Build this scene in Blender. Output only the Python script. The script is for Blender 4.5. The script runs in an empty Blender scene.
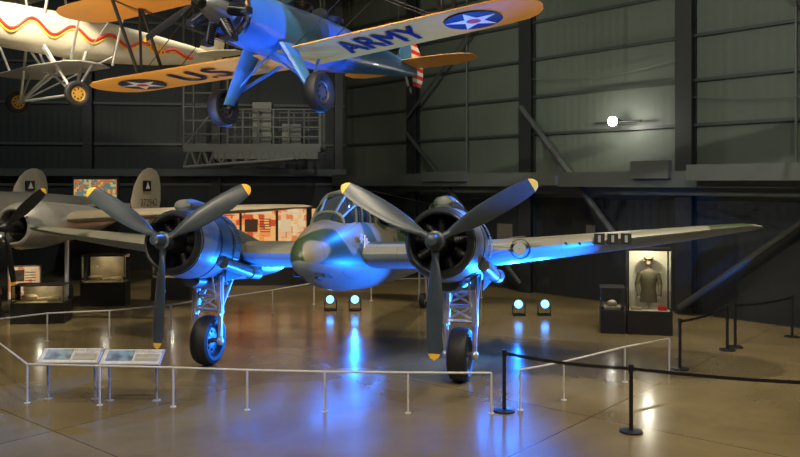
import bpy, math, random
from mathutils import Vector, Matrix, Euler
random.seed(3)
rad=math.radians
scene=bpy.context.scene
# ---------------------------------------------------------------- materials
def M(name,col,rough=.5,metal=0.,emit=None,es=0.,var=0.,vscale=3.,bump=0.,bscale=40.,coat=0.,alpha=1.,spec=.5):
    m=bpy.data.materials.new(name); m.use_nodes=True
    nt=m.node_tree; b=nt.nodes['Principled BSDF']
    b.inputs['Base Color'].default_value=(*col,1); b.inputs['Roughness'].default_value=rough
    b.inputs['Metallic'].default_value=metal; b.inputs['Coat Weight'].default_value=coat
    b.inputs['Alpha'].default_value=alpha; b.inputs['Specular IOR Level'].default_value=spec
    if emit: 
        b.inputs['Emission Color'].default_value=(*emit,1); b.inputs['Emission Strength'].default_value=es
    tc=nt.nodes.new('ShaderNodeTexCoord')
    if var>0:
        n=nt.nodes.new('ShaderNodeTexNoise'); n.inputs['Scale'].default_value=vscale; n.inputs['Detail'].default_value=5
        nt.links.new(tc.outputs['Object'],n.inputs['Vector'])
        r=nt.nodes.new('ShaderNodeValToRGB')
        r.color_ramp.elements[0].position=.3; r.color_ramp.elements[1].position=.7
        r.color_ramp.elements[0].color=(*[c*(1-var) for c in col],1)
        r.color_ramp.elements[1].color=(*[min(1,c*(1+var)) for c in col],1)
        nt.links.new(n.outputs['Fac'],r.inputs['Fac']); nt.links.new(r.outputs['Color'],b.inputs['Base Color'])
    if bump>0:
        n=nt.nodes.new('ShaderNodeTexNoise'); n.inputs['Scale'].default_value=bscale
        nt.links.new(tc.outputs['Object'],n.inputs['Vector'])
        bp=nt.nodes.new('ShaderNodeBump'); bp.inputs['Strength'].default_value=bump
        nt.links.new(n.outputs['Fac'],bp.inputs['Height']); nt.links.new(bp.outputs['Normal'],b.inputs['Normal'])
    return m
def camo(name,c1,c2,under,scale=.45,seedoff=0.,thr=.5,ucut=-.45):
    m=bpy.data.materials.new(name); m.use_nodes=True; nt=m.node_tree; b=nt.nodes['Principled BSDF']
    tc=nt.nodes.new('ShaderNodeTexCoord')
    mp=nt.nodes.new('ShaderNodeMapping'); mp.inputs['Location'].default_value=(seedoff,seedoff*.7,0)
    nt.links.new(tc.outputs['Object'],mp.inputs['Vector'])
    n=nt.nodes.new('ShaderNodeTexNoise'); n.inputs['Scale'].default_value=scale; n.inputs['Detail'].default_value=.5; n.inputs['Distortion'].default_value=.4
    nt.links.new(mp.outputs['Vector'],n.inputs['Vector'])
    r=nt.nodes.new('ShaderNodeValToRGB'); e=r.color_ramp.elements
    e[0].position=thr-.012; e[0].color=(*c1,1); e[1].position=thr+.012; e[1].color=(*c2,1)
    nt.links.new(n.outputs['Fac'],r.inputs['Fac'])
    sp=nt.nodes.new('ShaderNodeSeparateXYZ'); nt.links.new(tc.outputs['Normal'],sp.inputs['Vector'])
    mr=nt.nodes.new('ShaderNodeMapRange'); mr.inputs['From Min'].default_value=ucut-.04; mr.inputs['From Max'].default_value=ucut+.04
    nt.links.new(sp.outputs['Z'],mr.inputs['Value'])
    mx=nt.nodes.new('ShaderNodeMix'); mx.data_type='RGBA'
    nt.links.new(mr.outputs['Result'],mx.inputs['Factor']); mx.inputs['A'].default_value=(*under,1)
    nt.links.new(r.outputs['Color'],mx.inputs['B'])
    br=nt.nodes.new('ShaderNodeTexBrick'); br.inputs['Scale'].default_value=1.; br.inputs['Mortar Size'].default_value=.006
    br.inputs['Brick Width'].default_value=.9; br.inputs['Row Height'].default_value=.7
    br.inputs['Color1'].default_value=(1,1,1,1); br.inputs['Color2'].default_value=(.9,.9,.9,1); br.inputs['Mortar'].default_value=(.45,.45,.45,1)
    nt.links.new(tc.outputs['Object'],br.inputs['Vector'])
    m2=nt.nodes.new('ShaderNodeMix'); m2.data_type='RGBA'; m2.blend_type='MULTIPLY'; m2.inputs['Factor'].default_value=.8
    nt.links.new(mx.outputs['Result'],m2.inputs['A']); nt.links.new(br.outputs['Color'],m2.inputs['B'])
    nt.links.new(m2.outputs['Result'],b.inputs['Base Color']); b.inputs['Roughness'].default_value=.4
    return m
# ---------------------------------------------------------------- mesh builder
class B:
    def __init__(s): s.v=[]; s.f=[]; s.m=[]
    def add(s,vs,fs,mi=0,mat=None):
        o=len(s.v)
        s.v+= [ (mat@Vector(p)) if mat is not None else Vector(p) for p in vs]
        for f in fs: s.f.append([i+o for i in f]); s.m.append(mi)
    def box(s,c,d,mi=0,mat=None,rz=0.,rx=0.):
        x,y,z=[k/2 for k in d]; R=Matrix.Rotation(rz,3,'Z')@Matrix.Rotation(rx,3,'X')
        vs=[Vector(c)+R@Vector((a*x,b*y,e*z)) for a in(-1,1) for b in(-1,1) for e in(-1,1)]
        s.add(vs,[(0,1,3,2),(4,6,7,5),(0,4,5,1),(2,3,7,6),(0,2,6,4),(1,5,7,3)],mi,mat)
    def cyl(s,p,q,r,r2=None,n=10,mi=0,mat=None):
        p=Vector(p);q=Vector(q); r2=r if r2 is None else r2
        d=(q-p); 
        if d.length<1e-6: return
        d.normalize(); a=Vector((0,0,1)) if abs(d.z)<.9 else Vector((1,0,0))
        u=d.cross(a).normalized(); w=d.cross(u)
        vs=[];
        for i in range(n):
            t=2*math.pi*i/n; k=u*math.cos(t)+w*math.sin(t); vs.append(p+k*r); vs.append(q+k*r2)
        fs=[(2*i,2*((i+1)%n),2*((i+1)%n)+1,2*i+1) for i in range(n)]
        fs.append([2*i for i in range(n)][::-1]); fs.append([2*i+1 for i in range(n)])
        s.add(vs,fs,mi,mat)
    def tube(s,pts,r,n=6,mi=0,mat=None,closed=False):
        L=list(pts)+([pts[0]] if closed else [])
        for a,b in zip(L[:-1],L[1:]): s.cyl(a,b,r,n=n,mi=mi,mat=mat)
    def loft(s,rings,mi=0,mat=None,cap=True,mfun=None):
        n=len(rings[0]); o=len(s.v)
        for R in rings:
            for p in R: s.v.append((mat@Vector(p)) if mat is not None else Vector(p))
        for k in range(len(rings)-1):
            for i in range(n):
                j=(i+1)%n
                s.f.append([o+k*n+i,o+k*n+j,o+(k+1)*n+j,o+(k+1)*n+i]); s.m.append(mfun(k,i) if mfun else mi)
        if cap:
            s.f.append([o+i for i in range(n)][::-1]); s.m.append(mfun(0,0) if mfun else mi)
            s.f.append([o+(len(rings)-1)*n+i for i in range(n)]); s.m.append(mfun(len(rings)-2,0) if mfun else mi)
    def lathe(s,prof,c=(0,0,0),n=32,mi=0,mat=None,axis='Y',cap=False,mfun=None):
        rings=[]
        for a,r in prof:
            R=[]
            for i in range(n):
                t=2*math.pi*i/n; x=r*math.cos(t); z=r*math.sin(t)
                if axis=='Y': R.append((c[0]+x,c[1]+a,c[2]+z))
                elif axis=='X': R.append((c[0]+a,c[1]+x,c[2]+z))
                else: R.append((c[0]+x,c[1]+z,c[2]+a))
            rings.append(R)
        s.loft(rings,mi,mat,cap,mfun)
    def fus(s,secs,n=28,mi=0,mat=None,e=2.,mfun=None,cx=0.):
        rings=[]
        for (y,zc,hw,hh) in secs:
            R=[]
            for i in range(n):
                t=2*math.pi*i/n; cc=math.cos(t); ss=math.sin(t)
                R.append((cx+hw*math.copysign(abs(cc)**(2/e),cc),y,zc+hh*math.copysign(abs(ss)**(2/e),ss)))
            rings.append(R)
        s.loft(rings,mi,mat,True,mfun)
    def wing(s,secs,mi=0,mat=None,low=.45,vertical=False,mfun=None,cx=0.):
        n=12; rings=[]
        for (x,y,z,c,t) in secs:
            R=[]
            for i in range(2*n):
                if i<=n: u=(1-math.cos(math.pi*i/n))/2; sg=1
                else: u=(1-math.cos(math.pi*(2*n-i)/n))/2; sg=-1
                th=t*5*(.2969*math.sqrt(max(u,0))-.126*u-.3516*u*u+.2843*u**3-.1036*u**4)
                h=th*(1.1 if sg>0 else -low*1.1)
                if vertical: R.append((cx+th*sg*.6,y+u*c,x))
                else: R.append((x,y+u*c,z+h))
            rings.append(R)
        s.loft(rings,mi,mat,True,mfun)
    def ell(s,c,r,n=16,mi=0,mat=None):
        rings=[]
        for k in range(1,n):
            t=math.pi*k/n
            rings.append([(c[0]+r[0]*math.sin(t)*math.cos(2*math.pi*i/n),c[1]+r[1]*math.sin(t)*math.sin(2*math.pi*i/n),c[2]-r[2]*math.cos(t)) for i in range(n)])
        s.loft(rings,mi,mat,True)
    def make(s,name,mats,parent=None,ang=35,pm=None,smooth=True):
        me=bpy.data.meshes.new(name); me.from_pydata([tuple(v) for v in s.v],[],s.f)
        if not isinstance(mats,(list,tuple)): mats=[mats]
        for m in mats: me.materials.append(m)
        for p,mi in zip(me.polygons,s.m): p.material_index=mi
        import bmesh
        bm=bmesh.new(); bm.from_mesh(me); bmesh.ops.recalc_face_normals(bm,faces=bm.faces); bm.to_mesh(me); bm.free()
        if smooth:
            for p in me.polygons: p.use_smooth=True
            me.set_sharp_from_angle(angle=rad(ang))
        me.update()
        o=bpy.data.objects.new(name,me); scene.collection.objects.link(o)
        if parent: 
            o.parent=parent
            if pm is not None: o.matrix_parent_inverse=pm.inverted()
        return o
def empty(name,loc=(0,0,0),rot=(0,0,0)):
    o=bpy.data.objects.new(name,None); o.location=loc; o.rotation_euler=rot; scene.collection.objects.link(o)
    return o, Matrix.LocRotScale(Vector(loc),Euler(rot),None)
def text_geo(body,size):
    c=bpy.data.curves.new('t','FONT'); c.body=body; c.size=size; c.align_x='CENTER'; c.align_y='CENTER'
    o=bpy.data.objects.new('t',c); scene.collection.objects.link(o)
    bpy.context.view_layer.update()
    me=bpy.data.meshes.new_from_object(o.evaluated_get(bpy.context.evaluated_depsgraph_get()))
    vs=[tuple(v.co) for v in me.vertices]; fs=[tuple(p.vertices) for p in me.polygons]
    bpy.data.objects.remove(o); bpy.data.meshes.remove(me)
    return vs,fs
def star(r,ri=.382,n=5,rot=math.pi/2):
    vs=[(0,0)]
    for i in range(2*n):
        q=r if i%2==0 else r*ri; t=rot+math.pi*i/n; vs.append((q*math.cos(t),q*math.sin(t)))
    return vs,[(0,1+i,1+(i+1)%(2*n)) for i in range(2*n)]
def disc(r,n=40):
    return [(0,0)]+[(r*math.cos(2*math.pi*i/n),r*math.sin(2*math.pi*i/n)) for i in range(n)],[(0,1+i,1+(i+1)%n) for i in range(n)]
def blade(b,c,ang,L,wid,mi=0,tipmi=1,pitch=rad(35),tipf=.93,sgn=1):
    rd=Vector((math.cos(ang),0,math.sin(ang))); tg=Vector((-math.sin(ang),0,math.cos(ang)))
    rings=[]; fr=[.05,.12,.2,.3,.45,.6,.75,.85,.92,tipf+.015,.965,.985,1.0]
    wf=[.25,.3,.55,.8,.98,1.,.95,.86,.74,.69,.56,.4,.08]
    for f,w in zip(fr,wf):
        tw=(pitch*(1-.55*f)) ; a=tg*math.cos(tw)+Vector((0,sgn,0))*math.sin(tw); q=rd.cross(a)
        hw=wid/2*w; ht=max(.006,.05*(1-f)**1.3+.008)*(1 if f>.15 else 1.4)
        if f<=.12: ht=hw
        rings.append([Vector(c)+rd*(L*f)+a*hw*math.cos(2*math.pi*i/12)+q*ht*math.sin(2*math.pi*i/12) for i in range(12)])
    b.loft(rings,mfun=lambda k,i:(tipmi if k>=9 else mi))
def wheel(b,c,R,w,mat=None,mt=0,mh=1):
    r=w/2
    prof=[(-r*.55,R*.55),(-r*.9,R*.66),(-r,R*.8),(-r*.85,R*.92),(-r*.45,R*.99),(0,R),(r*.45,R*.99),(r*.85,R*.92),(r,R*.8),(r*.9,R*.66),(r*.55,R*.55)]
    b.lathe(prof,c,28,mt,mat,'X',cap=False)
    b.lathe([(-r*.4,.02),(-r*.55,R*.2),(-r*.35,R*.5),(-r*.55,R*.57),(r*.55,R*.57),(r*.35,R*.5),(r*.55,R*.2),(r*.4,.02)],c,24,mh,mat,'X',cap=True)
    for k in range(8):
        t=2*math.pi*k/8
        for sx in(-1,1): b.cyl((c[0]+sx*r*.38,c[1]+R*.35*math.cos(t),c[2]+R*.35*math.sin(t)),(c[0]+sx*r*.52,c[1]+R*.35*math.cos(t),c[2]+R*.35*math.sin(t)),R*.07,n=6,mi=mt,mat=mat)
# ---------------------------------------------------------------- common mats
m_tire=M('tire_rubber',(.012,.012,.013),.6,bump=.1)
m_silver=M('silver_metal',(.6,.6,.6),.35,.6,var=.1)
m_hub=M('wheel_hub_dark',(.12,.12,.12),.45,.4)
m_alu=M('aluminium_skin',(.42,.42,.4),.38,.5,var=.15,vscale=1.5)
m_black=M('black_paint',(.012,.012,.013),.45)
m_dark=M('dark_metal',(.03,.03,.032),.45,.5)
m_prop=M('propeller_grey',(.04,.055,.07),.33,var=.15)
m_yellow=M('yellow_dope',(.85,.40,.07),.5,var=.06,vscale=2)
m_ytip=M('yellow_tip',(.85,.5,.04),.4)
m_blue=M('blue_fuselage',(.05,.2,.5),.3,var=.08,coat=.3)
m_white=M('white_paint',(.8,.8,.78),.45)
m_red=M('red_paint',(.6,.03,.02),.4)
m_insig=M('insignia_blue',(.008,.02,.10),.5)
m_glassd=M('canopy_glass',(.02,.035,.04),.06,spec=.9,coat=.6)
m_bronze=M('bronze_exhaust',(.16,.09,.05),.4,.8,var=.3,vscale=8)
m_lip=M('cowling_lip_dark',(.03,.035,.04),.33,.5,var=.2,vscale=6)
m_grey=M('grey_panel',(.3,.31,.31),.5)
def glassmat():
    m=bpy.data.materials.new('case_glass'); m.use_nodes=True; nt=m.node_tree; nt.nodes.clear()
    o=nt.nodes.new('ShaderNodeOutputMaterial'); t=nt.nodes.new('ShaderNodeBsdfTransparent'); g=nt.nodes.new('ShaderNodeBsdfGlossy')
    g.inputs['Roughness'].default_value=.03; t.inputs['Color'].default_value=(.96,.98,.97,1)
    f=nt.nodes.new('ShaderNodeFresnel'); f.inputs['IOR'].default_value=1.3; mx=nt.nodes.new('ShaderNodeMixShader')
    nt.links.new(f.outputs[0],mx.inputs[0]); nt.links.new(t.outputs[0],mx.inputs[1]); nt.links.new(g.outputs[0],mx.inputs[2]); nt.links.new(mx.outputs[0],o.inputs[0])
    return m
m_glass=glassmat()
# ---------------------------------------------------------------- room
def floor_mat():
    m=bpy.data.materials.new('polished_concrete'); m.use_nodes=True; nt=m.node_tree; b=nt.nodes['Principled BSDF']
    tc=nt.nodes.new('ShaderNodeTexCoord')
    n=nt.nodes.new('ShaderNodeTexNoise'); n.inputs['Scale'].default_value=.3; n.inputs['Detail'].default_value=9; n.inputs['Roughness'].default_value=.6; n.inputs['Distortion'].default_value=.5
    nt.links.new(tc.outputs['Object'],n.inputs['Vector'])
    r=nt.nodes.new('ShaderNodeValToRGB'); e=r.color_ramp.elements
    e[0].position=.3; e[0].color=(.13,.1,.048,1); e[1].position=.7; e[1].color=(.26,.205,.105,1)
    nt.links.new(n.outputs['Fac'],r.inputs['Fac'])
    mp=nt.nodes.new('ShaderNodeMapping'); mp.inputs['Rotation'].default_value=(0,0,rad(40)); nt.links.new(tc.outputs['Object'],mp.inputs['Vector'])
    br=nt.nodes.new('ShaderNodeTexBrick'); br.offset=0; br.inputs['Scale'].default_value=1; br.inputs['Brick Width'].default_value=5.8; br.inputs['Row Height'].default_value=5.8; br.inputs['Mortar Size'].default_value=.015
    br.inputs['Color1'].default_value=(1,1,1,1); br.inputs['Color2'].default_value=(.92,.92,.9,1); br.inputs['Mortar'].default_value=(.5,.48,.44,1)
    nt.links.new(mp.outputs['Vector'],br.inputs['Vector'])
    mx=nt.nodes.new('ShaderNodeMix'); mx.data_type='RGBA'; mx.blend_type='MULTIPLY'; mx.inputs['Factor'].default_value=1
    nt.links.new(r.outputs['Color'],mx.inputs['A']); nt.links.new(br.outputs['Color'],mx.inputs['B']); nt.links.new(mx.outputs['Result'],b.inputs['Base Color'])
    n2=nt.nodes.new('ShaderNodeTexNoise'); n2.inputs['Scale'].default_value=1.2; n2.inputs['Detail'].default_value=6; nt.links.new(tc.outputs['Object'],n2.inputs['Vector'])
    mr=nt.nodes.new('ShaderNodeMapRange'); mr.inputs['To Min'].default_value=.1; mr.inputs['To Max'].default_value=.3; nt.links.new(n2.outputs['Fac'],mr.inputs['Value']); nt.links.new(mr.outputs['Result'],b.inputs['Roughness'])
    b.inputs['Specular IOR Level'].default_value=.6
    return m
def wall_mat(name,col):
    m=bpy.data.materials.new(name); m.use_nodes=True; nt=m.node_tree; b=nt.nodes['Principled BSDF']
    tc=nt.nodes.new('ShaderNodeTexCoord')
    n=nt.nodes.new('ShaderNodeTexNoise'); n.inputs['Scale'].default_value=.5; n.inputs['Detail'].default_value=4; nt.links.new(tc.outputs['Object'],n.inputs['Vector'])
    r=nt.nodes.new('ShaderNodeValToRGB'); e=r.color_ramp.elements
    e[0].color=(*[c*.75 for c in col],1); e[1].color=(*[c*1.2 for c in col],1); nt.links.new(n.outputs['Fac'],r.inputs['Fac'])
    nt.links.new(r.outputs['Color'],b.inputs['Base Color'])
    w=nt.nodes.new('ShaderNodeTexWave'); w.bands_direction='X'; w.inputs['Scale'].default_value=1.1; nt.links.new(tc.outputs['Object'],w.inputs['Vector'])
    bp=nt.nodes.new('ShaderNodeBump'); bp.inputs['Strength'].default_value=.22; bp.inputs['Distance'].default_value=.02; nt.links.new(w.outputs['Fac'],bp.inputs['Height']); nt.links.new(bp.outputs['Normal'],b.inputs['Normal'])
    b.inputs['Roughness'].default_value=.6
    return m
m_wall=wall_mat('wall_panel_green',(.09,.105,.082)); m_wall2=wall_mat('wall_panel_dark',(.012,.015,.016)); m_ceil=M('ceiling_dark',(.02,.02,.02),.9)
m_wall3=wall_mat('wall_panel_rear',(.022,.027,.027))
m_col=M('column_steel',(.018,.02,.02),.5)
b=B(); b.box((2,12,-.1),(76,60,.2)); b.make('floor',floor_mat(),smooth=False)
b=B(); b.box((2,12,13.1),(76,60,.2)); b.make('ceiling',m_ceil,smooth=False)
RW,RWm=empty('wall_right',(10.1,20.3,0),(0,0,math.atan2(.762,-.648)))
b=B(); b.box((-11.5,-.15,8.1),(61.6,.3,9.8)); b.make('wall_panel_upper',m_wall,RW,smooth=False)
b=B(); b.box((-11.5,-.14,1.6),(61.6,.28,3.2)); b.make('wall_panel_lower',m_wall2,RW,smooth=False)
b=B()
for x in (-20.2,-14.4,-8.6,-2.8,3.0,8.8,14.6):
    b.box((x,.28,6.5),(.5,.06,13)); b.box((x,.04,6.5),(.5,.06,13)); b.box((x,.16,6.5),(.08,.22,13))
b.make('wall_columns',m_col,RW,smooth=False)
b=B()
for z in (5.3,6.55,7.8,9.05,10.3,11.6): b.box((-11.5,.06,z),(61,.1,.09))
b.make('wall_girts',M('girt_steel',(.035,.04,.036),.5),RW,smooth=False)
b=B()
b.box((-11.5,.45,3.95),(61,.9,.12)); b.box((-11.5,.86,3.78),(61,.1,.45)); b.box((-11.5,.3,3.45),(61,.3,.25))
for i in range(40): b.box((-20+i*1.0,.45,3.8),(.08,.8,.2))
b.make('wall_ledge',M('ledge_steel',(.085,.095,.085),.5),RW,smooth=False)
b=B()
b.box((-1.5,1.2,3.95),(7.5,.5,.42)); b.box((3.6,.98,4.05),(1.2,.2,.5)); b.box((12,.98,3.9),(2.2,.2,.35)); b.box((7.2,.98,3.75),(.6,.2,.3))
b.make('air_duct',M('duct_grey',(.12,.13,.12),.45,.3),RW,smooth=False)
b=B()
b.cyl((8.8,.5,6.2),(5.0,.5,2.0),.1); b.cyl((3.0,.5,.2),(-2.8,.5,4.6),.09); b.cyl((8.8,.5,.3),(14.6,.5,5.6),.08); b.cyl((-2.8,.5,6),(3.0,.5,11),.05); b.cyl((8.8,.5,11),(14.6,.5,6.2),.05)
b.make('diagonal_braces',M('brace_steel',(.045,.05,.045),.5),RW)
b=B()
for z,a0,a1 in ((7.2,3,9),(6.1,-3,3)):
    b.tube([(a0+(a1-a0)*i/16,.2,z-.25*math.sin(math.pi*i/16)) for i in range(17)],.014,mi=0)
for x in (0,11.7): b.cyl((x,.12,4.1),(x,.12,12.5),.035)
b.make('conduit_pipes',M('conduit',(.09,.1,.09),.5),RW)
b=B()
b.box((6.3,.05,2.15),(.35,.04,.4),0); b.box((9.9,.05,1.7),(.7,.04,1.1),0)
b.make('wall_signs',[M('faded_notice',(.12,.1,.08),.6)],RW,smooth=False)
BW,_=empty('wall_back',(-2.4,35,0),(0,0,math.atan2(-4,-27.6)))
b=B(); b.box((17,-.15,6.5),(36,.3,13)); b.make('wall_panel',m_wall3,BW,smooth=False)
b=B()
for x in (.3,5.5,10.7,15.9,21.1,26.3): b.box((x,.2,6.5),(.35,.35,13))
b.make('wall_columns',m_col,BW,smooth=False)
b=B()
for z in (3.6,5.3,7.0,8.7,10.4): b.box((17,.1,z),(34,.12,.1))
b.box((17,.35,4.1),(34,.7,.3))
b.make('wall_girts',M('girt_back',(.07,.078,.078),.5),BW,smooth=False)
b=B(); b.box((-33,11,6.5),(.3,48,13)); b.make('wall_left',m_wall2,smooth=False)
b=B(); b.box((2,-13,6.5),(72,.3,13)); b.make('wall_front',m_wall2,smooth=False)
b=B()
for y in (6,12,18,24,30):
    b.box((-2,y,12.75),(50,.2,.2)); b.box((-2,y,11.3),(50,.2,.2))
    for i in range(25): 
        x=-27+i*2; b.cyl((x,y,11.3),(x+1,y,12.7),.05,n=6); b.cyl((x+1,y,12.7),(x+2,y,11.3),.05,n=6)
b.make('roof_trusses',m_col,smooth=False)
# ---------------------------------------------------------------- twin-engine fighter
yaw=rad(-15)
loc=(-1.885,14.1,2.66); rot=(rad(-8),rad(-1.0),yaw)
F,Fm=empty('twin_engine_fighter_airplane',loc,rot)
m_camo=camo('camouflage_fuselage',(.04,.07,.028),(.25,.225,.15),(.24,.3,.33),1.1,1.35,.5,-.35)
m_camow=camo('camouflage_wing',(.045,.068,.032),(.22,.22,.175),(.22,.28,.32),.6,7.,.47)
secs=[(.28,-.27,.03,.03),(.32,-.27,.12,.12),(.46,-.26,.23,.24),(.72,-.23,.35,.38),(1.1,-.18,.48,.52),(1.6,-.13,.60,.67),(2.2,-.07,.66,.77),(2.8,-.04,.67,.8),(3.8,0,.65,.8),(5,.03,.6,.74),(6.5,.08,.52,.64),(8,.14,.42,.52),(9.5,.2,.3,.4),(10.6,.25,.2,.28),(11.4,.28,.08,.12)]
b=B(); b.fus(secs,36); b.make('fuselage',m_camo,F)
cs=[(1.5,.38,.2,.06),(1.72,.42,.33,.27),(2.0,.46,.39,.5),(2.25,.48,.41,.66),(2.6,.5,.42,.72),(3.2,.5,.41,.66),(3.8,.5,.36,.52),(4.4,.5,.26,.38),(5.1,.55,.08,.2)]
b=B(); b.fus(cs,24,e=2.5); b.make('cockpit_canopy',m_glassd,F)
def ringpts(y,zc,hw,hh,o=.012,n=24,e=2.5):
    R=[]
    for i in range(n+1):
        t=math.pi*i/n; cc=math.cos(t); ss=math.sin(t)
        R.append(((hw+o)*math.copysign(abs(cc)**(2/e),cc),y,zc+(hh+o)*abs(ss)**(2/e)))
    return R
b=B()
for s_ in (cs[1],cs[3],cs[4],cs[5],cs[6],cs[7]): b.tube(ringpts(*s_),.028)
for idx in (4,9,15,20):
    b.tube([ringpts(*s_)[idx] for s_ in cs[1:8]],.026)
b.make('canopy_frames',M('frame_green',(.2,.23,.19),.4),F)
b=B(); b.fus([(6.2,.62,.05,.05),(6.4,.62,.25,.25),(6.8,.62,.3,.33),(7.3,.62,.25,.25),(7.6,.62,.05,.05)],20); b.make('observer_cupola',m_glassd,F)
def half(sg):
    S=[(0,2.0,-.12,3.5,.56),(2.6,2.0,-.10,3.45,.56),(4.0,2.12,.04,3.1,.46),(5.5,2.28,.20,2.7,.36),(6.8,2.5,.35,2.2,.26),(7.4,2.65,.43,1.85,.2),(7.8,2.82,.48,1.5,.15),(8.05,3.02,.5,1.1,.1),(8.2,3.3,.51,.5,.04)]
    return [(sg*x,y,z,c,t) for x,y,z,c,t in S]
b=B(); b.wing(half(-1)[::-1]+half(1)[1:],low=.8); b.make('wings',m_camow,F)
b=B()
L=[(0,10.0,.3,1.6,.12),(1.,10.22,.5,1.4,.1),(2.,10.34,.7,1.25,.1),(2.6,10.45,.82,1.,.08),(2.9,10.7,.88,.4,.03)]
b.wing([(-x,y,z,c,t) for x,y,z,c,t in L][::-1]+L[1:],low=.8)
b.make('tailplane',m_camow,F)
b=B(); b.wing([(.1,9.4,0,2.4,.14),(.7,9.9,0,2.0,.13),(1.3,10.3,0,1.6,.1),(1.75,10.6,0,1.1,.07),(1.95,10.95,0,.4,.03)],vertical=True); b.make('tail_fin',m_camo,F)
m_cowl=camo('camouflage_cowling',(.045,.062,.045),(.15,.17,.15),(.22,.27,.3),.8,1.)
for sg in(-1,1):
    x=2.57*sg; tag='port' if sg>0 else 'starboard'
    b=B()
    b.lathe([(.62,.5),(.30,.48),(.24,.50),(.22,.53),(.25,.56),(.34,.6)],(x,0,0),40,1,cap=False)
    b.lathe([(.34,.60),(.55,.65),(.8,.675),(1.3,.675),(1.55,.66)],(x,0,0),40,0,cap=False)
    b.lathe([(.36,.61),(.37,.622),(.39,.622),(.40,.615)],(x,0,0),40,1,cap=False); b.lathe([(.98,.675),(.985,.684),(1.02,.684),(1.025,.675)],(x,0,0),40,1,cap=False)
    for k in range(28):
        t=2*math.pi*k/28; 
        R=Matrix.Translation((x,0,0))@Matrix.Rotation(t,4,'Y')
        b.box((.69,1.66,0),(.015,.24,.13),0,mat=R)
    b.make('engine_cowling_'+tag,[m_cowl,m_lip],F)
    b=B(); sec=[(1.5,0,.58,.58),(2.0,-.03,.57,.58),(2.8,-.1,.52,.55),(3.8,-.15,.42,.45),(5.0,-.15,.26,.28),(5.9,-.12,.06,.08)]
    b.fus(sec,24,cx=x); b.make('engine_nacelle_'+tag,m_cowl,F)
    b=B(); b.lathe([(.72,.02),(.72,.64)],(x,0,0),32,0,cap=True); b.lathe([(.0,.05),(.05,.16),(.35,.22),(.7,.26)],(x,0,0),24,1,cap=True)
    for k in range(9):
        t=2*math.pi*k/9+.2; d=Vector((math.cos(t),0,math.sin(t))); c0=Vector((x,.55,0))
        for j in range(7): b.cyl(c0+d*(.24+j*.035),c0+d*(.255+j*.035),.1,n=12,mi=1)
        b.cyl(c0+d*.2,c0+d*.47,.07,n=10,mi=1)
    b.make('radial_engine_'+tag,[m_black,M('engine_metal_'+tag,(.02,.02,.022),.45,.5)],F)
    b=B()
    b.fus([(.55,.70,.10,.04),(.6,.72,.18,.12),(.9,.74,.19,.15),(1.6,.70,.19,.15),(2.4,.55,.1,.08)],16,cx=x)
    b.fus([(1.0,-.68,.14,.05),(1.05,-.7,.2,.13),(1.5,-.7,.22,.16),(2.3,-.6,.2,.14),(2.8,-.5,.08,.08)],16,cx=x)
    b.cyl((x+.62*1,1.2,-.35),(x+.66,2.3,-.5),.11,n=14); b.cyl((x+.66,2.3,-.5),(x+.68,2.65,-.5),.13,n=14)
    b.make('air_intakes_'+tag,m_cowl,F)
    b=B()
    b.lathe([(-.34,.03),(-.32,.09),(-.2,.12),(-.1,.13),(-.08,.17),(.1,.17),(.12,.1),(.3,.1)],(x,0,0),24,0,cap=True)
    for a in (30,150,270):
        blade(b,(x,0,0),rad(a),1.96,.36,0,1,pitch=rad(42),sgn=-1)
        d=Vector((math.cos(rad(a)),0,math.sin(rad(a)))); b.cyl(Vector((x,0,0)),Vector((x,0,0))+d*.3,.08,.06,n=14)
    b.make('propeller_'+tag,[m_prop,m_ytip],F)
    P=Fm@Vector((x+(.12 if sg>0 else .07),1.62,-.5)); T=Matrix.Translation((P.x,P.y,0))@Matrix.Rotation(yaw,4,'Z')
    b=B(); wheel(b,(0,0,.5),.5,.38,T); b.cyl((-.3,0,.5),(.3,0,.5),.05,mi=1,mat=T); b.make('wheel_'+tag,[m_tire,m_hub],F,pm=Fm)
    b=B()
    for s2 in(-1,1):
        b.cyl((s2*.27,0,.42),(s2*.27,0,1.15),.045,mat=T); b.cyl((s2*.27,0,1.05),(s2*.24,.05,2.3),.07,mat=T); b.ell((s2*.27,0,.49),(.07,.09,.09),10,mat=T)
        b.cyl((s2*.27,0,1.1),(s2*.24,.95,2.1),.035,mat=T); b.cyl((s2*.2,-.05,1.3),(s2*.2,-.3,2.1),.02,mat=T)
        b.cyl((s2*.27,-.06,1.02),(s2*.27,-.06,1.12),.03,mat=T); b.tube([(s2*.3,-.05,.6),(s2*.33,-.07,1.0),(s2*.3,-.06,1.5),(s2*.28,-.05,2.0)],.012,mat=T)
    for z in(1.12,1.4,1.7): b.cyl((-.27,-.02,z),(.27,-.02,z),.035,mat=T)
    b.cyl((-.26,-.03,1.14),(.26,-.03,1.4),.022,mat=T); b.cyl((.26,-.03,1.14),(-.26,-.03,1.4),.022,mat=T)
    b.cyl((-.26,-.03,1.42),(.26,-.03,1.7),.022,mat=T); b.cyl((.26,-.03,1.42),(-.26,-.03,1.7),.022,mat=T)
    b.cyl((-.2,.45,1.6),(.2,.45,1.6),.03,mat=T)
    b.make('landing_gear_leg_'+tag,m_silver,F,pm=Fm)
    b=B()
    for s2 in(-1,1):
        rings=[]
        for yy in (-.1,.2,.5,1.2,1.6):
            h=.3-.05*abs(yy); rings.append([(s2*(.43),yy,2.15),(s2*.46,yy,1.95),(s2*.44,yy,2.0-h),(s2*.425,yy,2.0-h),(s2*.44,yy,1.95),(s2*.41,yy,2.15)])
        b.loft(rings,mat=T)
    b.make('wheel_bay_doors_'+tag,m_cowl,F,pm=Fm)
b=B()
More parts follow.
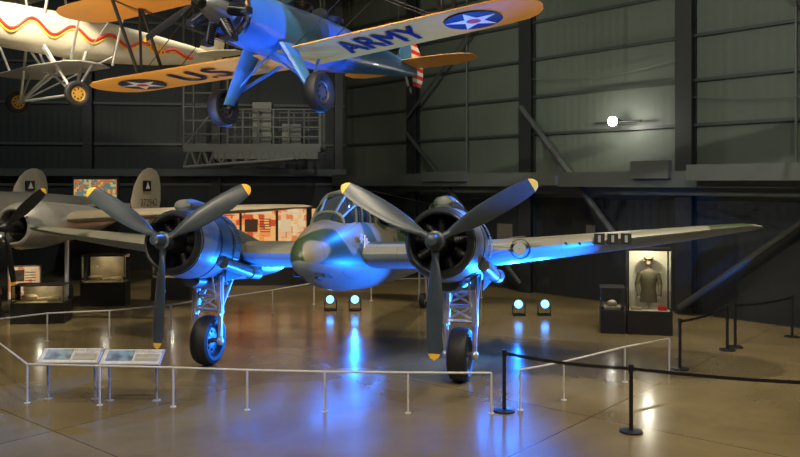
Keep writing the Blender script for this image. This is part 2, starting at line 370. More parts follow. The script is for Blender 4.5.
for sx in(-.3,.3):
    b.cyl((sx,.8,-.58),(sx,1.5,-.58),.03); b.cyl((sx*.5,.82,-.62),(sx*.5,1.5,-.66),.03)
for k in range(4): b.cyl((4.6+k*.25,1.9,.1),(4.6+k*.25,2.3,.1),.02)
b.make('gun_barrels',m_dark,F)
b=B()
b.lathe([(0,.17),(.06,.19),(.14,.19)],(3.75,1.99,.0),24,0); b.lathe([(0,.01),(.0,.12)],(3.75,1.97,.0),24,1)
for k in range(3): 
    b.box((5.2+k*.24,2.24,.2),(.19,.1,.2),0); b.box((5.2+k*.24,2.215,.2),(.05,.1,.13),1)
b.make('landing_lights',[m_dark,M('lens_grey',(.35,.38,.4),.2)],F)
b=B()
v2,f2=star(.16,.5,7); b.add([(.64,1.95+p[0],.2+p[1]) for p in v2],f2,0)
for k in range(3): b.box((.655,2.12+k*.13,.12-.03*k),(.02,.07,.3-.05*k),0)
b.make('nose_markings',m_white,F,smooth=False)
tl=Fm@Vector((0,9.9,-.1)); T=Matrix.Translation((tl.x,tl.y,0))@Matrix.Rotation(yaw,4,'Z')
b=B(); wheel(b,(0,0,.22),.22,.16,T); 
for s2 in(-1,1): b.cyl((s2*.12,0,.22),(s2*.08,-.1,1.25),.03,mi=1,mat=T)
b.cyl((-.13,0,.22),(.13,0,.22),.03,mi=1,mat=T)
b.make('tail_wheel',[m_tire,m_silver],F,pm=Fm)
b=B(); b.cyl((0,4.6,.75),(0,4.65,1.5),.025); b.tube([(0,4.65,1.5),(0,11,1.9)],.008); b.make('radio_mast',m_dark,F)
# ---------------------------------------------------------------- biplane
S,Sm=empty('biplane_trainer_airplane',(-2.07,14.75,5.96),(rad(-3),rad(-5),rad(-27.3)))
b=B(); b.fus([(-1.55,.48,.40,.42),(-1.2,.48,.43,.47),(-.6,.47,.44,.5),(0,.46,.44,.52),(.8,.5,.42,.52),(1.7,.54,.38,.48),(2.8,.6,.3,.38),(3.9,.66,.2,.27),(4.9,.7,.1,.17),(5.4,.72,.04,.1)],24,e=2.5); b.make('fuselage',m_blue,S)
b=B()
for y in(.35,1.45):
    b.lathe([(0,.3),(.08,.33),(.1,.3),(0,.26)],(0,y,.99),20,0,axis='Z'); b.fus([(y-.42,1.05,.2,.02),(y-.36,1.1,.22,.14),(y-.3,1.1,.2,.16)],12,mi=1)
b.make('cockpits',[m_dark,m_glassd],S)
def bw(hs,z0,dih,yle,ch):
    L=[]
    for x in (0,1,2,3,hs-.75,hs-.4,hs-.2,hs-.07,hs):
        d=hs-x; q=1. if d>=.75 else math.sqrt(max(.02,1-((.75-d)/.75)**2.4))
        L.append((x,yle+ch*(1-q)*.45,z0+dih*x,ch*q,.13*q+.01))
    return [(-x,y,z,c,t) for x,y,z,c,t in L][::-1]+L[1:]
DI=.026
def lz(x): return DI*abs(x)
b=B(); b.wing(bw(4.85,0,DI,-.62,1.35),low=.25); b.make('lower_wing',m_yellow,S)
b=B(); b.wing(bw(5.05,1.5,.012,-1.25,1.35),low=.25); b.make('upper_wing',m_yellow,S)
dec=-.035
def under(b,pts,fs,x0,y0,mi,off): b.add([(x0+u,y0-v,lz(x0+u)+dec-off) for u,v in pts],fs,mi)
b=B()
for body,x0 in (('U.S.',-1.95),('ARMY',1.98)):
    vs,fs=text_geo(body,1.0); mw=max(p[0] for p in vs); k=(.78 if body=='ARMY' else .66)/mw
    for ox in(-.02,0,.02): under(b,[(p[0]*k+ox,p[1]*1.08) for p in vs],fs,x0,.0,0,.012)
for x0 in(-3.62,3.7):
    v,f=disc(.48); under(b,v,f,x0,.0,0,.008); v,f=star(.46); under(b,v,f,x0,.0,1,.014); v,f=disc(.12,20); under(b,v,f,x0,.0,2,.02)
b.make('wing_markings',[m_insig,m_white,m_red],S,smooth=False)
b=B()
for sg in(-1,1):
    x=sg*3.3; b.cyl((x,-.4,lz(x)),(x,-1.05,1.5),.035); b.cyl((x,.35,lz(x)),(x,-.3,1.5),.035); b.cyl((x,-.35,lz(x)),(x,-.35,1.5),.028)
    b.cyl((sg*.4,-.6,.95),(sg*.6,-1.05,1.5),.03); b.cyl((sg*.4,.0,.95),(sg*.6,-.3,1.5),.03)
    for yy,y2 in((-.4,-1.05),(.35,-.3)):
        b.cyl((sg*.44,yy,.1),(x,y2,1.5),.008,n=5); b.cyl((x,yy,lz(x)),(sg*.6,y2,1.5),.008,n=5)
b.make('interplane_struts',m_black,S)
b=B()
b.lathe([(-2.35,.03),(-2.3,.1),(-2.15,.17),(-1.95,.24),(-1.7,.28),(-1.55,.36)],(0,0,.48),24,0,cap=True)
for k in range(7):
    t=2*math.pi*k/7+math.pi/2; d=Vector((math.cos(t),0,math.sin(t))); c0=Vector((0,-1.9,.48))
    for j in range(9): b.cyl(c0+d*(.26+j*.032),c0+d*(.275+j*.032),.1,n=14,mi=1)
    b.cyl(c0+d*.2,c0+d*.58,.07,n=10,mi=0); b.box(tuple(c0+d*.58),(.13,.16,.1),1)
    b.cyl(c0+d*.25+Vector((.05,-.15,0)),c0+d*.58+Vector((.05,-.08,0)),.015,n=6)
b.tube([(.42*math.cos(2*math.pi*i/24),-1.68,.48+.42*math.sin(2*math.pi*i/24)) for i in range(24)],.05,closed=True,n=8,mi=2)
b.make('radial_engine',[M('crankcase_grey',(.2,.21,.22),.4,.5),m_dark,m_bronze],S)
b=B()
for a in (20,200): blade(b,(0,-2.4,.48),rad(a),1.25,.2,0,1,sgn=-1)
b.lathe([(-.12,.03),(-.06,.09),(.1,.1)],(0,-2.4,.48),16,0,cap=True); b.make('propeller',[m_dark,m_ytip],S)
for sg in(-1,1):
    b=B(); rings=[]
    for t in (0,.3,.6,.85,1):
        p=Vector((sg*.38,-.55,.1)).lerp(Vector((sg*.92,-.6,-.82)),t); r=.24-.1*t
        rings.append([p+Vector((math.cos(2*math.pi*i/12)*r*.5,math.sin(2*math.pi*i/12)*r,0)) for i in range(12)])
    b.loft(rings); b.cyl((sg*.4,.45,.05),(sg*.85,-.5,-.62),.035); b.cyl((0,-.55,0),(sg*.85,-.58,-.65),.02)
    b.make('gear_leg_'+('a' if sg<0 else 'b'),m_blue,S)
    b=B(); wheel(b,(sg*1.05,-.6,-.85),.35,.24); b.cyl((sg*.9,-.6,-.85),(sg*1.1,-.6,-.85),.04,mi=1); b.make('wheel_'+('a' if sg<0 else 'b'),[m_tire,m_hub],S)
b=B(); 
L=[(0,4.35,.8,1.1,.06),(.6,4.4,.8,1.15,.06),(1.1,4.5,.8,1.1,.06),(1.5,4.65,.8,.85,.05),(1.7,4.85,.8,.45,.03)]
b.wing([(-x,y,z,c,t) for x,y,z,c,t in L][::-1]+L[1:],low=.8); b.make('tailplane',m_yellow,S)
b=B(); b.wing([(.8,4.3,0,.9,.06),(1.2,4.65,0,.6,.05),(1.5,4.95,0,.3,.03)],vertical=True); b.make('tail_fin',m_blue,S)
b=B()
zs=[.35+i*.1 for i in range(13)]
def rch(z): return .62*math.sqrt(max(.04,1-((z-.85)/.68)**2))
b.wing([(z,5.2,0,rch(z),.05) for z in zs],vertical=True,mfun=lambda k,i:(k%2)); b.make('rudder',[m_red,m_white],S)
b=B(); wheel(b,(0,5.0,.2),.12,.08); b.cyl((0,4.8,.6),(0,5.0,.2),.03,mi=1); b.make('tail_wheel',[m_tire,m_silver],S)
b=B()
for p in ((-.6,-.9,1.5),(.6,-.9,1.5),(0,4.5,.85)):
    w=Sm@Vector(p); b.cyl(w,(w.x,w.y,12.95),.012,n=6)
b.make('suspension_cables',m_dark,S,pm=Sm)
# ---------------------------------------------------------------- observation plane upper left
m_cream=M('cream_fabric',(.5,.46,.36),.55,var=.12,vscale=2)
O,Om=empty('observation_airplane',(-7.95,19.2,7.2),(rad(-2),0,rad(-40)))
osec=[(-2.6,.0,.3,.32),(-2.2,0,.42,.45),(-1.4,0,.48,.5),(0,0,.5,.52),(1.2,0,.46,.48),(2.4,.03,.36,.38),(3.4,.08,.22,.26),(4.2,.12,.08,.14)]
b=B(); b.fus(osec,24,e=2.6); b.make('fuselage',m_cream,O)
def ohw(y):
    for a,c in zip(osec[:-1],osec[1:]):
        if a[0]<=y<=c[0]:
            t=(y-a[0])/(c[0]-a[0]); return a[2]+(c[2]-a[2])*t
    return .1
b=B()
for sg in(-1,1):
    pts=[(sg*(ohw(-2.3+i*.055)+.0),-2.3+i*.055,.02+.18*math.sin(i*.36)*(1-i/140)) for i in range(104)]; b.tube(pts,.035,n=6)
    b.ell((sg*ohw(-2.3),-2.38,.08),(.05,.18,.1),10)
    pts=[(sg*(ohw(-2.3+i*.055)+.0),-2.3+i*.055,-.06+.18*math.sin(i*.36)*(1-i/140)) for i in range(104)]; b.tube(pts,.02,n=6,mi=1)
b.make('snake_marking',[m_red,m_ytip],O)
b=B()
vs,fs=text_geo('UK',.42); b.add([(ohw(2.2)+.05,2.2+u,.0+v) for u,v,_ in vs],fs,0); b.make('fuselage_letters',m_ytip,O,smooth=False)
b=B(); b.wing(bw(4.2,1.25,.01,-1.3,1.7),low=.3); b.make('upper_wing',m_cream,O)
b=B(); b.wing([(-2.3,-.6,-.85,.6,.06),(-2.0,-.8,-.85,1.1,.1),(0,-.9,-.85,1.2,.13),(1.4,-.8,-.85,1.1,.1),(1.7,-.6,-.85,.6,.06)],low=.3); b.make('lower_wing',m_alu,O)
b=B()
for sg in(-1,1):
    wx=1.45
    for y in(-.8,.2):
        b.cyl((sg*.45,y,-.4),(sg*wx*.9,-.5,-1.55),.035); b.cyl((sg*.4,y,.35),(sg*.7,y,1.25),.03); b.cyl((sg*1.5,y+.1,-.8),(sg*2.8,y-.2,1.28),.03)
    b.cyl((sg*wx*.9,-.5,-1.55),(-sg*.3,-.3,-.85),.03); b.cyl((sg*wx*.9,-.5,-1.55),(sg*1.5,-.2,-.85),.03); b.cyl((sg*.45,.2,-.45),(sg*2.7,.3,1.2),.01,n=5)
b.cyl((-1.4,-.5,-1.55),(1.4,-.5,-1.55),.03)
b.cyl((-.45,.9,-.4),(1.3,-.5,-1.55),.02); b.cyl((.45,.9,-.4),(-1.3,-.5,-1.55),.02)
b.cyl((-.3,-.8,-.4),(-.3,-.4,-.9),.03); b.cyl((.3,-.8,-.4),(.3,-.4,-.9),.03)
b.make('struts',m_silver,O)
b=B(); 
for sg in(-1,1): wheel(b,(sg*1.45,-.5,-1.55),.3,.14)
b.make('main_wheels',[m_tire,M('wheel_ochre',(.4,.22,.03),.6)],O)
b=B(); b.wing([(.1,3.6,0,.9,.05),(.6,3.9,0,.7,.05),(.95,4.2,0,.3,.03)],vertical=True); L=[(0,3.5,.15,.9,.05),(1.,3.65,.15,.75,.05),(1.4,3.9,.15,.3,.03)]; b.wing([(-x,y,z,c,t) for x,y,z,c,t in L][::-1]+L[1:]); b.make('tail_surfaces',m_cream,O)
b=B(); b.lathe([(-3.0,.05),(-2.9,.2),(-2.6,.3)],(0,0,0),20,0,cap=True)
for k in range(9):
    t=2*math.pi*k/9; d=Vector((math.cos(t),0,math.sin(t))); b.cyl(Vector((0,-2.75,0))+d*.2,Vector((0,-2.75,0))+d*.5,.09,n=10,mi=1)
for a in(40,220): blade(b,(0,-3.0,0),rad(a),1.3,.2,0,0)
b.make('engine_and_propeller',[m_silver,m_dark],O)
b=B()
for p in ((-.6,-.6,1.3),(.6,-.6,1.3),(0,3.8,.3)):
    w=Om@Vector(p); b.cyl(w,(w.x,w.y,12.95),.012,n=6)
b.make('suspension_cables',m_dark,O,pm=Om)
# ---------------------------------------------------------------- bomber, left rear
G,Gm=empty('twin_tail_bomber_airplane',(-12.7,21,2.55),(0,0,rad(-11)))
m_tan=M('tan_wing_skin',(.45,.39,.29),.42,.05,var=.12,vscale=1.2)
b=B(); b.fus([(-2.4,-.1,.05,.05),(-2.2,-.1,.4,.45),(-1.5,-.08,.6,.7),(0,0,.68,.85),(2,0,.7,.9),(4,.05,.62,.8),(6,.15,.45,.6),(8.3,.3,.2,.3),(8.6,.3,.05,.1)],28); b.make('fuselage',m_alu,G)
b=B(); b.fus([(-1.5,.5,.3,.05),(-1.2,.55,.42,.4),(-.5,.6,.45,.55),(.4,.6,.4,.4),(.9,.6,.1,.15)],20); b.make('cockpit_glazing',m_glassd,G)
b=B()
Hs=[(0,1.6,0,3.2,.42),(2.8,1.6,.1,3.0,.4),(5.5,1.85,.25,2.3,.32),(8.2,2.2,.4,1.8,.24),(9.0,2.4,.44,1.5,.18),(9.6,2.7,.47,1.,.1),(9.8,3.0,.47,.4,.03)]
b.wing([(-x,y,z,c,t) for x,y,z,c,t in Hs][::-1]+Hs[1:],low=.7); b.make('wings',m_tan,G)
b=B()
for sg in(-1,1):
    b.lathe([(.5,.4),(.2,.42),(.16,.46),(.2,.52),(.5,.62),(1.3,.64),(2,.58),(3.5,.45),(5.2,.1)],(sg*2.7,0,0),28,0,cap=False)
    b.lathe([(.5,.01),(.5,.5)],(sg*2.7,0,0),24,1); b.lathe([(-.3,.02),(-.2,.12),(.5,.2)],(sg*2.7,0,0),16,1,cap=True)
b.make('engine_nacelles',[m_alu,m_dark],G)
b=B()
for sg in(-1,1):
    for a in(40,160,280): blade(b,(sg*2.7,-.1,0),rad(a),1.5,.28,0,1,sgn=-1)
b.make('propellers',[m_black,m_ytip],G)
b=B(); b.box((0,7.7,.35),(4.6,1.1,.09)); b.make('tailplane',m_alu,G,smooth=False)
for sg in(-1,1):
    b=B(); b.wing([(-.35,7.3,0,1.0,.05),(0,6.9,0,1.8,.12),(.5,6.75,0,2.1,.12),(1.0,6.95,0,1.9,.11),(1.35,7.25,0,1.5,.08),(1.55,7.55,0,1.0,.05),(1.65,7.9,0,.3,.02)],vertical=True,cx=sg*2.3)
    b.make('tail_fin_'+('a' if sg<0 else 'b'),m_cream,G)
    b=B(); X=sg*2.3+.11
    vs,fs=text_geo('372942',.36); b.add([(X,7.8+u*1.1,.42+v) for u,v,_ in vs],fs,0)
    b.box((X-.02,7.7,1.02),(.04,.5,.36),0); v,f=star(.17,.5,3); b.add([(X+.012,7.7+p[0],1.0+p[1]) for p in v],f,1); b.box((X-.02,8.1,-.02),(.04,.4,.2),2)
    b.make('fin_markings_'+('a' if sg<0 else 'b'),[m_black,m_white,m_red],G,smooth=False)
b=B()
for x,y in((-2.7,2.2),(2.7,2.2),(0,-1)):
    w=Gm@Vector((x,y,0)); T=Matrix.Translation((w.x,w.y,0))@Matrix.Rotation(rad(-11),4,'Z')
    wheel(b,(0,0,.5),.5,.32,T); b.cyl((.22,0,.5),(.22,0,2.4),.06,mi=1,mat=T); b.cyl((-.22,0,.5),(.24,0,.5),.05,mi=1,mat=T)
b.make('landing_gear',[m_tire,m_silver],G,pm=Gm)
# ---------------------------------------------------------------- suspended access platform
b=B()
x0,x1,y0,y1,z=-7.9,-2.9,29.2,30.6,4.95
b.box(((x0+x1)/2,(y0+y1)/2,z),(x1-x0,y1-y0,.14))
b.box(((x0+x1)/2+.5,y0,z-.25),(x1-x0-1.2,.06,.3))
for yy in(y0,y1):
    b.box(((x0+x1)/2,yy,z),(x1-x0,.08,.28)); b.cyl((x0,yy,z-.7),(x1-1,yy,z-.4),.06)
    for i in range(10):
        x=x0+i*.46; zz=z-.7+.3*i/10; b.cyl((x,yy,zz),(x+.23,yy,z),.04,n=6); b.cyl((x+.23,yy,z),(x+.46,yy,zz+.03),.04,n=6)
    for k in(.4,.75,1.1,1.4): b.cyl((x0+1.6,yy,z+k),(x1,yy,z+k),.035)
    for i in range(7): b.cyl((x0+1.6+i*.56,yy,z),(x0+1.6+i*.56,yy,z+1.4),.04)
    for x in(x0,x0+1.6,x1): b.cyl((x,yy,z),(x,yy,12.95),.045)
for k in(.5,1.0,1.5,2.0): b.cyl((x0,y0,z+k),(x0+1.6,y0,z+k),.04)
b.cyl((x0,y0,z),(x0+1.6,y0,z+2),.04)
b.box((x0+2.8,y0+.6,z+.9),(.7,.5,1.6)); b.box((x0+3.9,y0+.6,z+.5),(.7,.5,.8))
b.make('suspended_access_platform',M('platform_steel',(.11,.12,.115),.5,.2))
# ---------------------------------------------------------------- displays
def poster(name,c1,c2,c3,es,sc=3.2):
    m=bpy.data.materials.new(name); m.use_nodes=True; nt=m.node_tree; bb=nt.nodes['Principled BSDF']
    tc=nt.nodes.new('ShaderNodeTexCoord'); v=nt.nodes.new('ShaderNodeTexVoronoi'); v.distance='CHEBYCHEV'; v.inputs['Scale'].default_value=sc; v.inputs['Randomness'].default_value=.6
    nt.links.new(tc.outputs['Object'],v.inputs['Vector'])
    r=nt.nodes.new('ShaderNodeValToRGB'); r.color_ramp.interpolation='CONSTANT'; e=r.color_ramp.elements
    e[0].color=(*c1,1); e[1].position=.62; e[1].color=(*c3,1); k=e.new(.38); k.color=(*c2,1)
    sp=nt.nodes.new('ShaderNodeSeparateColor'); nt.links.new(v.outputs['Color'],sp.inputs[0]); nt.links.new(sp.outputs[0],r.inputs['Fac'])
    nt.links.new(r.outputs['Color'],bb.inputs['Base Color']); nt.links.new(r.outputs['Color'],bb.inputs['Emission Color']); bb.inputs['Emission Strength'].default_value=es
    return m
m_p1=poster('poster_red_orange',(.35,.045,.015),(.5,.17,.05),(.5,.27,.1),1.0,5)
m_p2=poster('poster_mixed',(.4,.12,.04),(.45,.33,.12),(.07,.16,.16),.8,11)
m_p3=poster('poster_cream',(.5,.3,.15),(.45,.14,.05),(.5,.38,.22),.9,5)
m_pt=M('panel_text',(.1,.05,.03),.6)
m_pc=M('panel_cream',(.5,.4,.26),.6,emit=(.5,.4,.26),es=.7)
b=B()
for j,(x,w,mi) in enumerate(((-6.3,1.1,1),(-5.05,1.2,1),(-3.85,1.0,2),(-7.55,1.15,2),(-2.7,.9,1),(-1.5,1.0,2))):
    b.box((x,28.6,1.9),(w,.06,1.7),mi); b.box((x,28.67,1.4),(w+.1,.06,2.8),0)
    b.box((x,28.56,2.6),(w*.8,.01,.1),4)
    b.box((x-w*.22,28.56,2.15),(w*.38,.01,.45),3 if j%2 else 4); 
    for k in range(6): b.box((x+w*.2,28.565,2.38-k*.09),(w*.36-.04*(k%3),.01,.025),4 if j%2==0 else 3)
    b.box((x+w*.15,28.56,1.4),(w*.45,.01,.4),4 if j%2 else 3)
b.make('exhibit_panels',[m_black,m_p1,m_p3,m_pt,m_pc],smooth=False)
b=B(); b.box((-11.5,30.2,3.3),(1.6,.06,1.0),1); b.box((-11.5,30.26,1.95),(1.75,.06,3.9),0); b.make('exhibit_banner',[m_black,m_p2],smooth=False)
def kiosk(x,y,rz,h,w,mat):
    b=B(); b.box((0,0,h*.62),(w,.05,h*.7),1); b.box((0,.05,h*.5),(w+.08,.05,h),0); b.box((0,0,.04),(w,.5,.08),0)
    b.box((-w*.2,-.03,h*.78),(w*.4,.01,h*.25),3)
    for k in range(5): b.box((w*.2,-.03,h*(.85-.06*k)),(w*.35,.01,.02),2)
    o=b.make('exhibit_sign_board',[m_grey,mat,m_pt,M('board_photo',(.2,.16,.12),.5,var=.6,vscale=8)],smooth=False); o.location=(x,y,0); o.rotation_euler=(0,0,rz)
m_pw=M('board_print',(.5,.48,.42),.5,var=.3,vscale=4,emit=(.6,.58,.52),es=.1)
kiosk(-10.6,19.5,.35,1.7,.8,m_pw); kiosk(-10.8,23.0,.3,1.3,.8,m_p3)
m_art=M('artifact_tan',(.5,.38,.2),.6,var=.3)
def lowcase(x,y,rz,w=1.35,h=.54,gh=.44):
    E,_=empty('glass_display_case',(x,y,0),(0,0,rz))
    b=B(); b.box((0,0,h/2),(w,.7,h)); b.make('plinth',m_black,E,smooth=False)
    b=B(); b.box((0,0,h+gh/2),(w-.05,.66,gh)); b.make('glass_box',m_glass,E,smooth=False)
    b=B()
    for sx in(-1,1):
        for sy in(-1,1): b.box((sx*(w/2-.03),sy*.33,h+gh/2),(.02,.02,gh))
    b.box((0,0,h+gh+.01),(w-.04,.68,.02)); b.make('frame',m_dark,E,smooth=False)
    b=B(); b.ell((-.3,0,h+.12),(.22,.1,.08)); b.cyl((-.1,0,h+.06),(.45,.05,h+.12),.04); b.box((.35,-.1,h+.06),(.3,.2,.08)); b.box((0,0,h+.006),(w-.15,.6,.01)); b.box((0,.28,h+gh*.5),(w*.8,.02,gh*.8)); b.make('artifacts',m_art,E)
    l=bpy.data.lights.new('case_light','POINT'); l.energy=4; l.color=(1,.93,.75); l.shadow_soft_size=.015
    o=bpy.data.objects.new('case_light',l); o.location=(0,-.12,h+gh-.06); o.parent=E; scene.collection.objects.link(o)
lowcase(-9.5,21.2,.12); lowcase(-8.9,24.2,.1,1.3,.7,.8); lowcase(-7.2,25.4,.05,1.2,.7,.7)
b=B()
b.lathe([(-.75,.03),(-.65,.14),(-.4,.24),(0,.27),(.35,.2),(.65,.08),(.8,.05)],(0,0,.75),20,0,cap=True)
for k in range(4): 
    b.box((0,.68,.75),(.02,.26,.62) if k%2 else (.62,.26,.02),0)
b.box((0,-.35,.3),(.5,.08,.6),1); b.box((0,.3,.3),(.5,.08,.6),1); b.box((0,0,.03),(.55,.9,.06),1)
o=b.make('aerial_bomb_display',[m_bronze,m_black]); o.location=(-11.2,21.6,0); o.rotation_euler=(0,0,.9)
V,_=empty('tall_glass_vitrine',(6.12,19.7,0),(0,0,rad(-12)))
b=B(); b.box((0,0,.28),(1.05,.75,.56)); b.box((0,0,2.06),(1.05,.75,.05))
for sx in(-.5,.5):
    for sy in(-.35,.35): b.box((sx,sy,1.3),(.03,.03,1.5))
b.make('base_and_frame',m_black,V,smooth=False)
b=B(); b.box((0,0,1.3),(.99,.69,1.46)); b.make('glass_box',m_glass,V,smooth=False)
b=B(); b.box((0,.33,1.3),(.95,.02,1.45)); b.box((0,-.0,.575),(.95,.64,.01)); b.make('back_panel',M('linen_back',(.42,.39,.28),.8),V,smooth=False)
b=B()
b.loft([[(a*math.cos(2*math.pi*i/16),c*math.sin(2*math.pi*i/16),z) for i in range(16)] for z,a,c in((.75,.21,.14),(.95,.19,.13),(1.1,.17,.12),(1.3,.2,.13),(1.45,.23,.12),(1.52,.16,.09),(1.56,.07,.06),(1.62,.06,.06))],mi=0)
b.ell((0,0,1.74),(.085,.1,.13),mi=1); b.ell((0,-.01,1.83),(.12,.13,.05),mi=0)
for sg in(-1,1):
    b.cyl((sg*.2,0,1.46),(sg*.28,-.02,1.18),.065,.055,mi=0); b.cyl((sg*.28,-.02,1.18),(sg*.24,-.14,.92),.055,.045,mi=0); b.ell((sg*.235,-.16,.87),(.03,.04,.06),10,mi=1)
b.cyl((0,0,.56),(0,0,.8),.03,mi=1); b.box((.3,-.15,.62),(.2,.2,.12),2); b.box((-.3,-.18,.6),(.25,.15,.08),1)
b.make('uniform_mannequin',[M('uniform_olive',(.07,.055,.025),.8),M('mannequin_skin',(.35,.22,.14),.6),m_red],V)
V2,_=empty('low_glass_vitrine',(5.26,19.85,0),(0,0,rad(-12)))
b=B(); b.box((0,0,.28),(.58,.7,.56)); b.make('plinth',m_black,V2,smooth=False)
b=B(); b.box((0,0,.83),(.55,.66,.54)); b.make('glass_box',m_glass,V2,smooth=False)
b=B(); 
for sx in(-.27,.27):
    for sy in(-.33,.33): b.box((sx,sy,.83),(.02,.02,.54))
b.box((0,0,1.11),(.58,.7,.02)); b.make('frame',m_dark,V2,smooth=False)
b=B(); b.box((0,0,.6),(.4,.4,.06)); b.ell((0,0,.7),(.12,.1,.08)); b.make('artifacts',M('artifact_pale',(.3,.27,.2),.6),V2)
# ---------------------------------------------------------------- barriers
m_rail=M('white_railing',(.55,.55,.53),.4)
def railing(pts,mult=1):
    b=B(); P=[Vector((x,y,0)) for x,y in pts]
    for p in P:
        b.cyl(p,p+Vector((0,0,.65)),.018); b.cyl(p,p+Vector((0,0,.012)),.05,n=16)
    b.tube([p+Vector((0,0,.65)) for p in P],.018,n=8)
    b.make('barrier_railing',m_rail)
railing([(-9.6,17.9),(-7.7,15.3),(-6.24,13.39),(-4.98,13.27),(-3.73,13.16),(-2.48,12.98),(-1.21,12.87),(.13,12.81),(1.46,12.78)])
railing([(1.95,12.98),(2.78,13.58),(4.16,14.8),(5.25,15.6)])
railing([(-9.5,17.2),(-8.2,18.6),(-6.9,19.0),(-5.7,19.9),(-4.7,21.1),(-3.6,22.6),(-2.6,24.2),(-.9,25.0),(.9,25.4),(2.6,25.6)])
def stanchion(x,y):
    b=B(); b.lathe([(0,.17),(.025,.165),(.04,.05)],(0,0,0),28,axis='Z',cap=True); b.cyl((0,0,.03),(0,0,.98),.03,n=16); b.cyl((0,0,.9),(0,0,1.0),.04,n=16)
    o=b.make('stanchion_post',m_black); o.location=(x,y,0)
def belt(pts):
    for (x,y),(u,v) in zip(pts[:-1],pts[1:]):
        b=B(); rings=[]; dl=math.hypot(u-x,v-y); e=.042/dl
        for i in range(11):
            t=e+(1-2*e)*i/10; z=.94-.04*math.sin(math.pi*t); X=x+(u-x)*t; Y=y+(v-y)*t; rings.append([(X,Y-.003,z-.025),(X,Y+.003,z-.025),(X,Y+.003,z+.025),(X,Y-.003,z+.025)])
        b.loft(rings); b.make('stanchion_belt',m_black)
A=[(1.68,12.9),(3.42,11.84),(6.3,10.9)]; 
for p in A: stanchion(*p)
belt(A)
C=[(5.54,15.83),(7.2,17.6)]; D=[(7.5,17.9),(9.36,19.1)]
for p in C+D: stanchion(*p)
belt(C); belt(D)
m_read=[m_grey,M('sign_print_light',(.5,.5,.48),.45,var=.15,vscale=9),M('sign_photo',(.12,.2,.28),.4,var=.7,vscale=7),M('sign_text',(.12,.12,.12),.6)]
def reader(x,y):
    b=B(); R=Matrix.Translation((0,.1,.74))@Matrix.Rotation(rad(32),4,'X')
    b.box((0,0,0),(1.02,.36,.03),0,R); b.box((0,0,.018),(.98,.33,.008),1,R); b.box((-.2,.02,.024),(.45,.24,.004),2,R)
    vs,fs=text_geo('TWIN ENGINE',.085); b.add([(u+.26,v+.11,.026) for u,v,_ in vs],fs,3,R)
    for k in range(6): b.box((.26,.05-k*.03,.025),(.4,.009,.003),3,R)
    for sx in(-.4,.4): b.cyl((sx,.15,0),(sx,.13,.74),.02,mi=0); b.cyl((sx,.15,0),(sx,.15,.012),.07,mi=0,n=16)
    o=b.make('exhibit_reader_sign',m_read,smooth=False); o.location=(x,y,0)
reader(-5.6,13.5); reader(-4.52,13.4)
# ---------------------------------------------------------------- lamps
m_bl=M('blue_lamp_lens',(.1,.3,1),.3,emit=(.07,.33,1),es=7)
def spot(name,loc,tgt,energy,col,size=60,blend=.6,rad_=.1):
    l=bpy.data.lights.new(name,'SPOT'); l.energy=energy; l.color=col; l.spot_size=rad(size); l.spot_blend=blend; l.shadow_soft_size=rad_
    o=bpy.data.objects.new(name,l); o.location=loc; o.rotation_euler=(Vector(tgt)-Vector(loc)).to_track_quat('-Z','Y').to_euler(); scene.collection.objects.link(o)
def fixture(x,y,tgt,r=.13):
    h=.3; d=(Vector(tgt)-Vector((x,y,h))).normalized(); b=B(); c=Vector((x,y,h))
    b.cyl(c-d*.16,c+d*.1,r*.6,r*1.12,n=20,mi=0); b.cyl(c+d*.1,c+d*.11,r*.9,n=20,mi=1)
    b.box((x,y,.02),(.34,.3,.04)); b.cyl((x-.17,y,.03),(x-.17,y,h),.015); b.cyl((x+.17,y,.03),(x+.17,y,h),.015); b.cyl((x-.17,y,h),(x+.17,y,h),.015)
    b.make('blue_floor_spotlight',[m_black,m_bl])
    return c+d*.2
BC=(.01,.19,1.)
for x,y,t,e,s in((-2.0,23.1,(-2.9,14.6,2.5),3000,42),(-1.3,23.1,(-1.0,14,2.5),3000,42),(3.3,22.2,(1.2,14,2.5),3800,42),(4.0,22.2,(4.5,14,2.9),2800,42)):
    p=fixture(x,y,t,.125); spot('blue_spot',p,t,e,BC,s,.9,.02)
p=fixture(6.6,9.5,(-1.,13.6,6.3)); spot('blue_spot_biplane',p,(-.8,14.1,6.4),8500,(.09,.24,1),24,.9,.03)
p=fixture(-7.6,11.2,(-2.6,14.4,6.3)); spot('blue_spot_biplane',p,(-2.5,14.4,6.2),3600,BC,22,.9,.03)
spot('blue_rear_fill',(3.2,17.6,.5),(-.6,15.3,2.0),3000,BC,85,.8,.03)  # both rear lights are added without fixtures, to spread blue over the fighter
spot('blue_rear_fill',(-1.6,17.8,.5),(-4.2,15.6,2.2),1900,BC,80,.8,.03)
spot('blue_wing_fill',(3.9,14.6,.25),(2.5,15.5,2.5),2000,BC,60,.8,.03)  # added pair with no fixture, lifts the blue under the wings
spot('blue_wing_fill',(-2.6,15.0,.2),(-2.8,15.9,2.5),350,BC,60,.8,.03)
spot('blue_spot_high',(7,22,9.5),(-.2,15.2,2.8),13000,BC,22,.6)
spot('blue_spot_high',(-1,22,10.5),(-4.4,15.6,2.8),7000,BC,17,.6)
spot('blue_spot_front',(-9,6,8.5),(-2.,14.5,2.6),400,(.08,.3,1),40,.8)
spot('blue_floor_wash',(9,19.5,9.5),(1.2,17.3,0),3600,BC,20,1.)  # added overhead lights that put blue on the floor around the fighter
spot('blue_floor_wash',(10,17,9),(3.4,19.8,0),1500,BC,14,1.)
spot('blue_wall_wash',(9,19,.6),(6.5,24.5,3),500,BC,60,1.)
c=RWm@Vector((5.05,.7,5.5)); b=B()
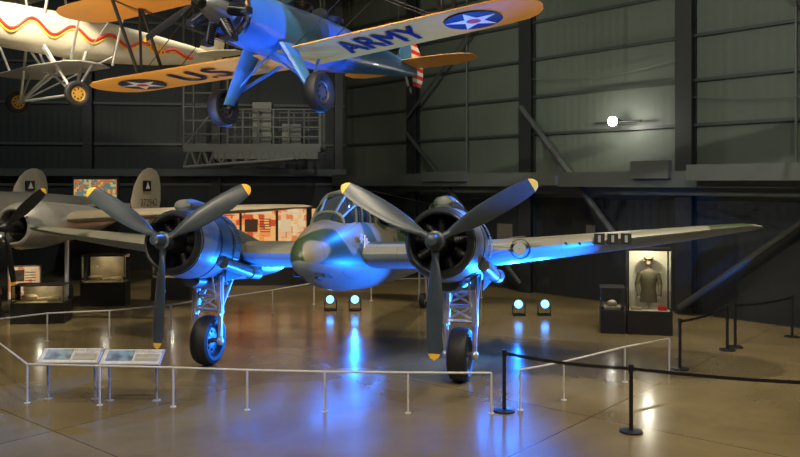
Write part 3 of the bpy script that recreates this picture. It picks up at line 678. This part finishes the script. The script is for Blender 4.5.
b.ell(tuple(c),(.14,.14,.14),14,mi=1); q=RWm@Vector((5.05,.1,5.5)); b.cyl(q,c+Vector((0,0,.12)),.03); b.cyl(RWm@Vector((5.9,.35,5.5)),RWm@Vector((4.3,.35,5.5)),.03)
o=b.make('wall_floodlight',[m_black,M('flood_lens',(1,1,1),.4,emit=(1,.97,.9),es=40)])
l=bpy.data.lights.new('wall_flood_light','POINT'); l.energy=70; l.color=(1,.95,.85); l.shadow_soft_size=.1; o=bpy.data.objects.new('wall_flood_light',l); o.location=c+Vector((-.3,-.3,0)); scene.collection.objects.link(o)
WC=(1,.86,.62)
for x,y,e,s,tx,ty in((-6,6,1900,80,-4,11),(2,5,1900,80,1,11),(8,8,1900,80,7,13),(-10,14,1800,85,-9,19),(-2,10,1500,70,-2,16),(5,14,1900,80,5,17),(10,14,900,80,8,18),(-6,22,1900,90,-6,24),(1,20,1600,90,1,22)):
    spot('ceiling_spot',(x,y,11),(tx,ty,0),e,WC,s,.8,.2)
spot('wall_wash',(-7,8,9.8),(7,25,7.0),3500,(.95,1,.88),50,.8,.06)
spot('wall_wash',(4,10,11),(9,22,7.0),1300,(.95,1,.88),60,.8,.1)
spot('wall_wash',(0,16,11),(1.5,31,6.0),1200,(.95,1,.88),60,.8,.1)
spot('wall_wash',(-12,20,11),(-14,32,6.0),800,(.9,1,.95),80,.8,.1)
spot('biplane_key',(-3,3,9.5),(-2,14.5,6),900,WC,60,.8,.1)
spot('biplane_uplight',(-6,8,1.2),(-5,16,6.2),2300,(1,.82,.55),50,.9,.2)
spot('biplane_uplight',(5.5,8,1.2),(2.6,12.6,6.6),900,(1,.85,.65),28,.9,.2)
spot('bomber_key',(-7,15,9.5),(-8,24,3),2600,WC,70,.8,.1)  # this and the wing key are added to brighten the dark bomber wing
spot('bomber_wing_key',(-4,17,5.5),(-6,23,2.8),300,WC,60,.8,.1)
spot('nose_key',(-5,4,8.5),(-1.6,15.2,2.8),2000,WC,26,.8,.1)
spot('observation_key',(-7,11,5),(-7.4,19,7.2),260,WC,60,.8,.1)
spot('platform_key',(-4,22,8.5),(-5,30,5),380,(1,.95,.85),60,.8,.1)
for loc_,e in(((6.05,19.5,1.96),30),((5.24,19.8,1.05),4)):
    l=bpy.data.lights.new('case_light','POINT'); l.energy=e; l.color=(1,.93,.75); l.shadow_soft_size=.015; o=bpy.data.objects.new('case_light',l); o.location=loc_; scene.collection.objects.link(o)
a=bpy.data.lights.new('ceiling_fill','AREA'); a.energy=380; a.size=24; a.color=(1,.93,.8); o=bpy.data.objects.new('ceiling_fill',a); o.location=(-1,12,11); scene.collection.objects.link(o)
w=bpy.data.worlds.new('world'); scene.world=w; w.use_nodes=True; w.node_tree.nodes['Background'].inputs[0].default_value=(.5,.6,.7,1); w.node_tree.nodes['Background'].inputs[1].default_value=.02
# ---------------------------------------------------------------- camera
cd=bpy.data.cameras.new('camera'); cd.lens=36; cd.sensor_width=36; cd.shift_y=-.058
co=bpy.data.objects.new('camera',cd); co.location=(0,0,3.7); co.rotation_euler=(rad(90),0,0); scene.collection.objects.link(co); scene.camera=co
scene.view_settings.view_transform='Standard'; scene.view_settings.exposure=.1
